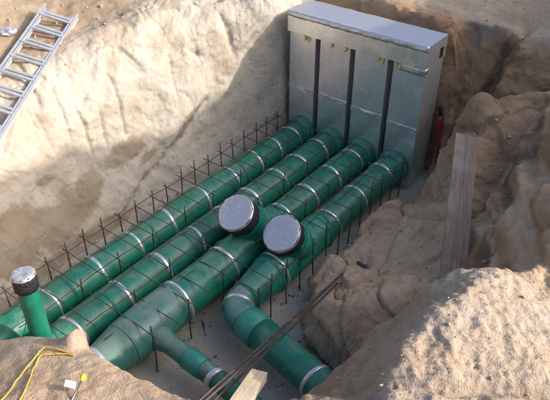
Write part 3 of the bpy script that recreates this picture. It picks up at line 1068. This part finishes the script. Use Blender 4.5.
p4 = thing('pipe', (X4, -2.2, PZ), 'green pipe beside the low mound, with foil cap and elbow', 'pipe', GP)
run(X4, -1.58, [(0, PR), (-1.58, PR)], p4, 'pipe')
run(X4, -2.80, [(-1.52, PR), (-1.62, .19), (-2.25, .2), (-2.4, .196), (-2.72, .15), (-2.80, .142)], p4, 'fitting', -1.52, 'wye_body')
collar(X4, p4)
for b in [-.31, -.88, -1.42]:
    strap(p4, (X4, b, PZ), (0, 1, 0), PR, tilt=(random.uniform(-.05, .05), 0, random.uniform(-.05, .05)))
strap(p4, (X4, -2.34, PZ), (0, 1, 0), .199, .03)
capped_stub(p4, (X4, -1.93, PZ), (0, -.6, .8), .50, .178, .13)
mb = MB()
pts, rr = [], []
R0 = .20
bend_c = Vector((X4 + R0, -2.80, PZ))
for i in range(13):
    t = math.radians(80) * i / 12
    pts.append(bend_c + Vector((-math.cos(t) * R0, -math.sin(t) * R0 - .12 * 0, 0)))
    rr.append(.142)
d_out = Vector((math.sin(math.radians(80)), -math.cos(math.radians(80)), 0))
pts = [Vector((X4, -2.74, PZ))] + pts + [pts[-1] + d_out * .06]
rr = [.14] + rr + [.142]
sweep(mb, pts, rr, 36)
el = mb.build('elbow', M['pipe_dusty'], p4)
e0 = pts[-1]
strap(p4, bend_c + Vector((-math.cos(.55) * R0, -math.sin(.55) * R0, 0)), (math.sin(.55), -math.cos(.55), 0), .143, .045)
mb = MB()
sweep(mb, [e0 - d_out * .02, e0 - d_out * .015, e0 + d_out * .17, e0 + d_out * .175], [.14, .156, .156, .14], 36)
mb.build('coupling', M['coupling'], el)
mb = MB()
e1 = e0 + d_out * 1.25
sweep(mb, [e0 + d_out * .1, e0 + d_out * .5, e0 + d_out * .9, e1], [.146, .146, .144, .142], 36)
op = mb.build('outlet_pipe', M['pipe'], p4)
strap(op, e0 + d_out * .84, d_out, .146, .045)

def weld(parent, c, d, r, mat='fitting'):
    d = Vector(d).normalized(); c = Vector(c)
    mb = MB()
    sweep(mb, [c - d * .016, c - d * .012, c - d * .004, c + d * .004, c + d * .012, c + d * .016], [r - .004, r + .004, r + .009, r + .009, r + .004, r - .004], 40, caps=False, wav=lambda i, t: .0012 * math.sin(t * 23 + i * 2) + random.uniform(-.0008, .0008))
    mb.build('weld_bead', M[mat], parent)


for yy, rr in ((-1.70, .190), (-2.47, .203), (-3.24, .212), (-3.84, .200)):
    weld(p3, (X3, yy, PZ), (0, 1, 0), rr, 'fitting' if yy > -3 else 'pipe_dusty')
for yy, rr in ((-1.60, .188), (-2.42, .192), (-2.76, .147)):
    weld(p4, (X4, yy, PZ), (0, 1, 0), rr)
weld(p4, e0 - d_out * .05, d_out, .143, 'pipe_dusty')
for px_, yb in ((X3, -1.97), (X4, -1.93)):
    dd3 = Vector((0, -.6, .8))
    weld(p3 if px_ == X3 else p4, Vector((px_, yb, PZ)) + dd3 * .27, dd3, .196)
for px_, pp in ((X1, p1), (X2, p2)):
    for yy in (-1.30, -2.72, -3.75):
        weld(pp, (px_, yy + .1 * (px_ > .5), PZ), (0, 1, 0), PR, 'pipe')

# ------------------------------------------------------------------ rebar mesh over the pipes
MZ = .478
mesh_t = thing('rebar_mesh', (.9, -1.9, MZ), 'thin rusty steel mesh lying over the four green pipes', 'rebar mesh')
xs = [-.02 + .225 * i for i in range(9)]
xs[0] = -.04
ysr = [-.18 - .222 * i for i in range(19)]
RB = .0046
for i, xx in enumerate(xs):
    yl = -4.35 if xx < .8 else (-4.0 if xx < 1.3 else -2.92)
    mb = MB()
    n = 22
    pts = [(xx + .008 * math.sin(k * .9 + i) + random.uniform(-.004, .004), -.10 + (yl + .10) * k / n, MZ + random.uniform(-.006, .006) + .008 * math.sin(k * .6 + i * 2)) for k in range(n + 1)]
    sweep(mb, pts, RB, 6)
    mb.build('long_bar', M['rebar'], mesh_t)
for j, yy in enumerate(ysr):
    xr = 1.80 if yy > -2.95 else 1.42
    if yy < -3.95: xr = .95
    if -2.25 < yy < -2.0: segs = [(-.08, X3 - .16), (X3 + .17, X4 - .17)]
    elif -2.5 < yy <= -2.25: segs = [(-.08, X3 - .17), (X4 + .1, xr)]
    else: segs = [(-.10 + random.uniform(-.03, .03), xr + random.uniform(-.02, .05))]
    for a, b in segs:
        mb = MB()
        n = 12
        sk = random.uniform(-.03, .03)
        pts = [(a + (b - a) * k / n, yy + sk * k / n + random.uniform(-.004, .004), MZ + .014 + random.uniform(-.005, .005)) for k in range(n + 1)]
        sweep(mb, pts, RB, 6)
        mb.build('cross_bar', M['rebar'], mesh_t)
posts = []
for j, yy in enumerate(ysr):
    posts += [(-.045, yy)]
    if yy > -2.95: posts += [(1.775, yy)]
    if j % 2 == 0:
        if yy > -3.95 and not -2.5 < yy < -1.7: posts += [(1.35 if yy > -3.3 else 1.385, yy)]
        posts += [(.45, yy)]
    elif yy > -3.95:
        posts += [(.9, yy)]
for (xx, yy) in posts:
    mb = MB()
    top = MZ + random.uniform(.03, .13)
    bar(mb, (xx + random.uniform(-.012, .012), yy + random.uniform(-.012, .012), .0), (xx + random.uniform(-.02, .02), yy + .012, top), RB + .0022, 6, .008, 4)
    mb.build('upright_bar', M['rebar'], mesh_t)

# ------------------------------------------------------------------ ladder
lt = Vector((-1.729, -1.928, 1.943)); ld = Vector((.464, -.858, -.221)).normalized(); ls = Vector((.809, .512, -.289)).normalized()
ls = (ls - ld * ls.dot(ld)).normalized()
lu = ld.cross(ls).normalized()
if lu.z < 0: lu = -lu
lad = thing('ladder', lt + ld * 1.5, 'silver aluminium ladder lying on the ground at the rim', 'ladder')
LW, LL = .363, 3.2
for sgn in (-1, 1):
    mb = MB()
    c0 = lt + ls * (sgn * LW / 2) + lu * .03
    def rail_box(off_s, w, off_u, hgt, l0=0.0, l1=LL):
        box(mb, c0 + ls * off_s + lu * off_u + ld * l0, ls * w, ld * (l1 - l0), lu * hgt)
    rail_box(-.012, .024, 0, .010); rail_box(-.012, .024, .058, .010); rail_box(-.004, .008, .010, .048)
    mb.build('rail', M['alu'], lad, angle=30)
    mb = MB()
    c0 = lt + ls * (sgn * (LW / 2 - .030)) + lu * .03
    rail_box(-.011, .022, .012, .010, .06); rail_box(-.011, .022, .050, .010, .06); rail_box(-.0035, .007, .022, .028, .06)
    mb.build('inner_rail', M['alu'], lad, angle=30)
for k in range(13):
    for q, (so, uo, hw) in enumerate(((.0, .045, .16), (.068, .062, .165))):
        mb = MB()
        c = lt + ld * (.11 + .247 * k + so) + lu * (.03 + uo)
        bar(mb, c - ls * hw, c + ls * hw, .018, 10, 0, 1)
        mb.build('rung', M['alu'], lad, angle=50)

# ------------------------------------------------------------------ boards, bars and small things
pa, pb = Vector((2.63, -.755, 1.43)), Vector((3.215, -2.17, 1.03))
pd = (pb - pa).normalized(); psd = Vector((.80, .60, .0)); psd = (psd - pd * psd.dot(pd)).normalized()
psd = Vector((.16, .13, 0)); psd = (psd - pd * psd.dot(pd)).normalized()
pu = pd.cross(psd).normalized()
if pu.z < 0: pu = -pu
brd = thing('plank', pa, 'long grey weathered board lying down the brown rock ledge', 'plank')
mb = MB()
Lp = (pb - pa).length + .25
o = pa - psd * .1
vs, fs = [], []
nseg = 30
for i in range(nseg + 1):
    t = i / nseg
    c = pa + pd * (Lp * t) + pu * (.012 * math.sin(t * 3.0)) + psd * random.uniform(-.002, .002)
    e = 0.0 if 0 < i < nseg else random.uniform(-.004, .004)
    w = .1
    for a, b in ((-w, -.02), (w, -.02), (w, .022), (-w, .022)):
        vs.append(c + psd * a + pu * b + pd * (random.uniform(-.008, .008) if i in (0, nseg) else 0))
for i in range(nseg):
    for k in range(4):
        fs.append((i * 4 + k, i * 4 + (k + 1) % 4, (i + 1) * 4 + (k + 1) % 4, (i + 1) * 4 + k))
fs += [(0, 1, 2, 3), tuple(nseg * 4 + k for k in (3, 2, 1, 0))]
mb.add(vs, fs)
bo = mb.build('board', M['plank'], None, angle=35)
# orient its texture along the grain: own local axes
mw = Matrix((pd, psd, pu)).transposed().to_4x4()
mw.translation = pa * S
bo.data.transform(mw.inverted())
bo.matrix_world = mw
bo.parent = brd
bo.matrix_parent_inverse = Matrix.Translation(brd.location).inverted()

# sawn timber end leaning out of the front bank
ta, tb = Vector((2.80, -3.98, 1.47)), Vector((3.06, -4.70, 1.80))
td = (tb - ta).normalized(); tsd = td.cross(Vector((0, 0, 1))).normalized(); tu = tsd.cross(td).normalized()
tm = thing('timber', tb, 'pale sawn timber end jutting over the trench at the bottom edge', 'timber')
mb = MB()
box(mb, Vector((.17, -.048, -.03)), (.95, 0, 0), (0, .096, 0), (0, 0, .056), 12, 1, 1, .0015)
to = mb.build('beam', M['timber'], None, angle=35)
mw = Matrix((td, tsd, tu)).transposed().to_4x4()
mw.translation = ta * S
to.matrix_world = mw
to.parent = tm
to.matrix_parent_inverse = Matrix.Translation(tm.location).inverted()

# loose reinforcing bars bridging the trench
gl = 'loose reinforcing bars bridging the trench'
labs = ['dark loose steel bar across the trench, left one of the bundle', 'dark loose steel bar across the trench, middle one of the bundle', 'dark loose steel bar across the trench, right one of the bundle']
for k, (a, b) in enumerate([((2.80, -4.60, 1.72), (2.262, -2.22, .56)), ((2.83, -4.60, 1.73), (2.275, -2.26, .58)), ((2.86, -4.60, 1.72), (2.30, -2.36, .57))]):
    mb = MB()
    bar(mb, a, b, .0085, 8, .014, 10)
    o = mb.build('steel_bar', M['rebar'])
    props(o, labs[k], 'steel bar', gl)

# red long-handled tool leaning in the gap right of the chest
rt = thing('long_handled_tool', (2.0, .42, .02), 'red long-handled tool with black grip standing right of the foil chest', 'tool')
ra, rb = Vector((1.855, .47, .98)), Vector((1.985, .40, .04))
mb = MB(); sweep(mb, [ra.lerp(rb, t) for t in (.12, .2, .4, .55, .66)], [.020, .026, .023, .018, .015], 12); mb.build('handle', M['red'], rt)
mb = MB(); sweep(mb, [ra.lerp(rb, t) for t in (0, .02, .08, .125)], [.018, .026, .026, .021], 12); mb.build('grip', M['black'], rt)
mb = MB(); sweep(mb, [ra.lerp(rb, t) for t in (.64, .66, .78, .8)], [.015, .023, .023, .015], 12); mb.build('collar', M['darksteel'], rt)
mb = MB(); sweep(mb, [ra.lerp(rb, t) for t in (.78, .9, 1.0)], [.02, .017, .009], 10); mb.build('point', M['darksteel'], rt)

# small cutter lying on the mound
def onto(px, py, dz=.0):
    return Vector((px, py, ground_z(px, py) + dz))
ca, cb = onto(2.295, -2.0, .085), onto(2.40, -2.06, .075)
cd = (cb - ca).normalized(); cs = cd.cross(Vector((0, 0, 1))).normalized(); cu = cs.cross(cd).normalized()
cut = thing('utility_knife', ca, 'small dark utility knife lying on the low rock mound', 'knife')
mb = MB()
sweep(mb, [ca - cd * .02, ca, ca + cd * .07, ca + cd * .14, ca + cd * .16], [.012, .019, .021, .019, .014], 10)
mb.build('handle', M['darksteel'], cut)
mb = MB()
box(mb, ca + cd * .02 - cs * .005 + cu * .016, cd * .1, cs * .010, cu * .007)
mb.build('slider', M['steel'], cut)
mb = MB()
q0 = ca + cd * .155
mb.add([q0 - cs * .012 - cu * .002, q0 + cs * .012 - cu * .002, q0 + cd * .085 - cs * .010 - cu * .002, q0 - cs * .012 + cu * .002, q0 + cs * .012 + cu * .002, q0 + cd * .085 - cs * .010 + cu * .002],
       [(0, 1, 2), (3, 5, 4), (0, 3, 4, 1), (1, 4, 5, 2), (2, 5, 3, 0)])
mb.build('blade', M['steel'], cut, smooth=False)

# marker pin with yellow head and paper tag on the front bank
sa, sb = onto(2.16, -4.80, .06), onto(2.24, -5.0, -.03)
pin = thing('marker_pin', sb, 'thin steel pin with yellow head and white paper tag on the sand bank', 'marker pin')
mb = MB(); bar(mb, sa, sb, .006, 8, 0, 2); mb.build('shaft', M['steel'], pin)
mb = MB(); dd_ = (sa - sb).normalized()
sweep(mb, [sa - dd_ * .012, sa, sa + dd_ * .018, sa + dd_ * .030], [.007, .014, .016, .008], 12); mb.build('head', M['yellow_cap'], pin)
mb = MB()
tc = sa + Vector((-.012, -.03, -.004))
u_, v_ = Vector((-.050, -.030, .012)), Vector((.020, -.030, -.010))
nrm = u_.cross(v_).normalized() * .003
box(mb, tc, u_, v_, nrm, 4, 3, 1, .0015)
tg = mb.build('paper_tag', M['label'], pin, smooth=False)
mb = MB()
nn = nrm if nrm.z > 0 else -nrm
for q in (.3, .55, .75):
    box(mb, tc + u_ * .2 + v_ * q + nn * 1.3, u_ * .5, v_ * .06, nn * .3)
mb.build('print', M['ink'], tg, smooth=False)

# yellow cord looped on the bank
cordp = [(1.95, -5.26), (1.889, -5.114), (1.799, -4.972), (1.714, -4.802), (1.697, -4.771), (1.701, -4.738), (1.74, -4.722), (1.81, -4.70), (1.891, -4.675), (1.89, -4.682), (1.848, -4.70), (1.797, -4.741), (1.757, -4.775), (1.74, -4.806), (1.792, -4.873), (1.911, -4.986), (1.992, -5.085), (2.06, -5.24)]
V_ = [Vector((a, b, ground_z(a, b) + .010)) for a, b in cordp]
mb = MB()
sm = []
for i in range(len(V_) - 1):
    p0, p1_, p2_, p3_ = V_[max(i - 1, 0)], V_[i], V_[i + 1], V_[min(i + 2, len(V_) - 1)]
    for k in range(6):
        t = k / 6
        q = .5 * ((2 * p1_) + (p2_ - p0) * t + (2 * p0 - 5 * p1_ + 4 * p2_ - p3_) * t * t + (3 * p1_ - p0 - 3 * p2_ + p3_) * t ** 3)
        q.z = max(q.z, ground_z(q.x, q.y) + .008)
        sm.append(q)
sm.append(V_[-1])
sweep(mb, sm, .0048, 8)
props(mb.build('cord', M['yellow']), 'yellow cord lying in a loop on the grey sand bank', 'cord')


def crumple(name, c, size, mat, label, cat, flat_=.4):
    bm = bmesh.new()
    bmesh.ops.create_icosphere(bm, subdivisions=3, radius=1)
    co = np.array([v.co[:] for v in bm.verts])
    d = ridged(co * 1.3 + c[0] * 7, 3, .6)
    me = bpy.data.meshes.new(name)
    for v, dd in zip(bm.verts, d):
        v.co = v.co * (1 + .5 * dd)
        v.co.z *= flat_
        v.co *= size * S
    bm.to_mesh(me); bm.free()
    me.materials.append(mat)
    o = bpy.data.objects.new(name, me)
    C.objects.link(o)
    o.location = Vector(c) * S
    return props(o, label, cat)


crumple('foil_scrap', onto(-1.80, -2.56, .02), .06, M['foil_cap'], 'crumpled silver foil scrap on the ground left of the ladder', 'scrap')
# bits on the trench floor
mb = MB(); bar(mb, (1.30, -3.08, FZ + .008), (1.43, -3.18, FZ + .010), .008, 8, 0, 2); o = mb.build('wire_offcut', M['steel'])
props(o, 'short silver wire offcut on the trench floor between two pipes', 'wire offcut')
mb = MB(); bar(mb, (2.12, -2.98, FZ + .006), (2.22, -2.78, FZ + .12), .008, 8, .02, 5); o = mb.build('wire_stub', M['rebar'])
props(o, 'bent rusty wire stub behind the elbow outlet pipe', 'wire')

# ------------------------------------------------------------------ loose crumbs of sand and stone (uncountable)
def crumbs(name, spots, mat, seed):
    rs = np.random.RandomState(seed)
    ico = bmesh.new()
    bmesh.ops.create_icosphere(ico, subdivisions=1, radius=1)
    bv = np.array([v.co[:] for v in ico.verts]); bf = [tuple(v.index for v in f.verts) for f in ico.faces]
    ico.free()
    mb = MB()
    for px, py, pz, r in spots:
        sc = r * rs.uniform(.6, 1.4, 3)
        vv = bv * (1 + rs.uniform(-.25, .25, (len(bv), 1))) * sc
        a = rs.uniform(0, 6.28)
        vv = np.stack([vv[:, 0] * math.cos(a) - vv[:, 1] * math.sin(a), vv[:, 0] * math.sin(a) + vv[:, 1] * math.cos(a), vv[:, 2]], -1)
        mb.add(vv + np.array([px, py, pz + r * .25]), bf)
    o = mb.build(name, mat, smooth=False)
    o['kind'] = 'stuff'
    return o


rs = np.random.RandomState(11)
sp = []
def scatter(n, x0, x1, y0, y1, r0, r1, test=None):
    for _ in range(n):
        a, b = rs.uniform(x0, x1), rs.uniform(y0, y1)
        zz_ = ground_z(a, b)
        if test and not test(a, b, zz_):
            continue
        r = r0 * (r1 / r0) ** (rs.uniform() ** 2.2)
        sp.append((a, b, zz_, r))
scatter(420, 3.0, 4.6, -4.6, -2.7, .003, .010, lambda a, b, c: c > 1.2)
scatter(200, .5, 3.2, -5.6, -4.4, .003, .008, lambda a, b, c: c > 1.5)
scatter(700, -3.2, -1.0, -4.0, 1.5, .004, .022, lambda a, b, c: c > 1.6)
scatter(400, 1.0, 4.5, .8, 3.0, .004, .018, lambda a, b, c: c > 1.7)
scatter(420, 1.95, 3.3, -2.7, .2, .003, .012, lambda a, b, c: c > .3)
scatter(420, -.45, .1, -4.2, .2, .003, .018, lambda a, b, c: c < .15)
scatter(900, 1.75, 2.3, -2.75, .3, .003, .014, lambda a, b, c: c < .12)
scatter(60, 1.85, 2.5, -2.9, .3, .015, .04, lambda a, b, c: c < .3)
scatter(50, -.40, -.1, -4.0, .2, .012, .03, lambda a, b, c: c < .2)
scatter(500, -.95, -.4, -4.3, -.1, .003, .009)
scatter(26, 2.9, 3.5, -2.7, .2, .010, .03)
scatter(24, 2.0, 3.0, -2.6, .2, .010, .03, lambda a, b, c: c > .3)
scatter(500, 1.3, 2.9, -4.2, -2.6, .003, .010, lambda a, b, c: c < .1)
crumbs('loose_gravel', sp, M['stone'], 5)
sp = []
for _ in range(110):
    a = rs.uniform(1.72, 2.0) if rs.uniform() < .7 else rs.uniform(1.3, 2.4)
    b = rs.uniform(-2.9, -1.2) if a < 2.0 and a > 1.7 else rs.uniform(-3.5, -2.4)
    sp.append((a, b, FZ, .004 * 4 ** (rs.uniform() ** 2)))
crumbs('green_chips', sp, M['pipe'], 6)
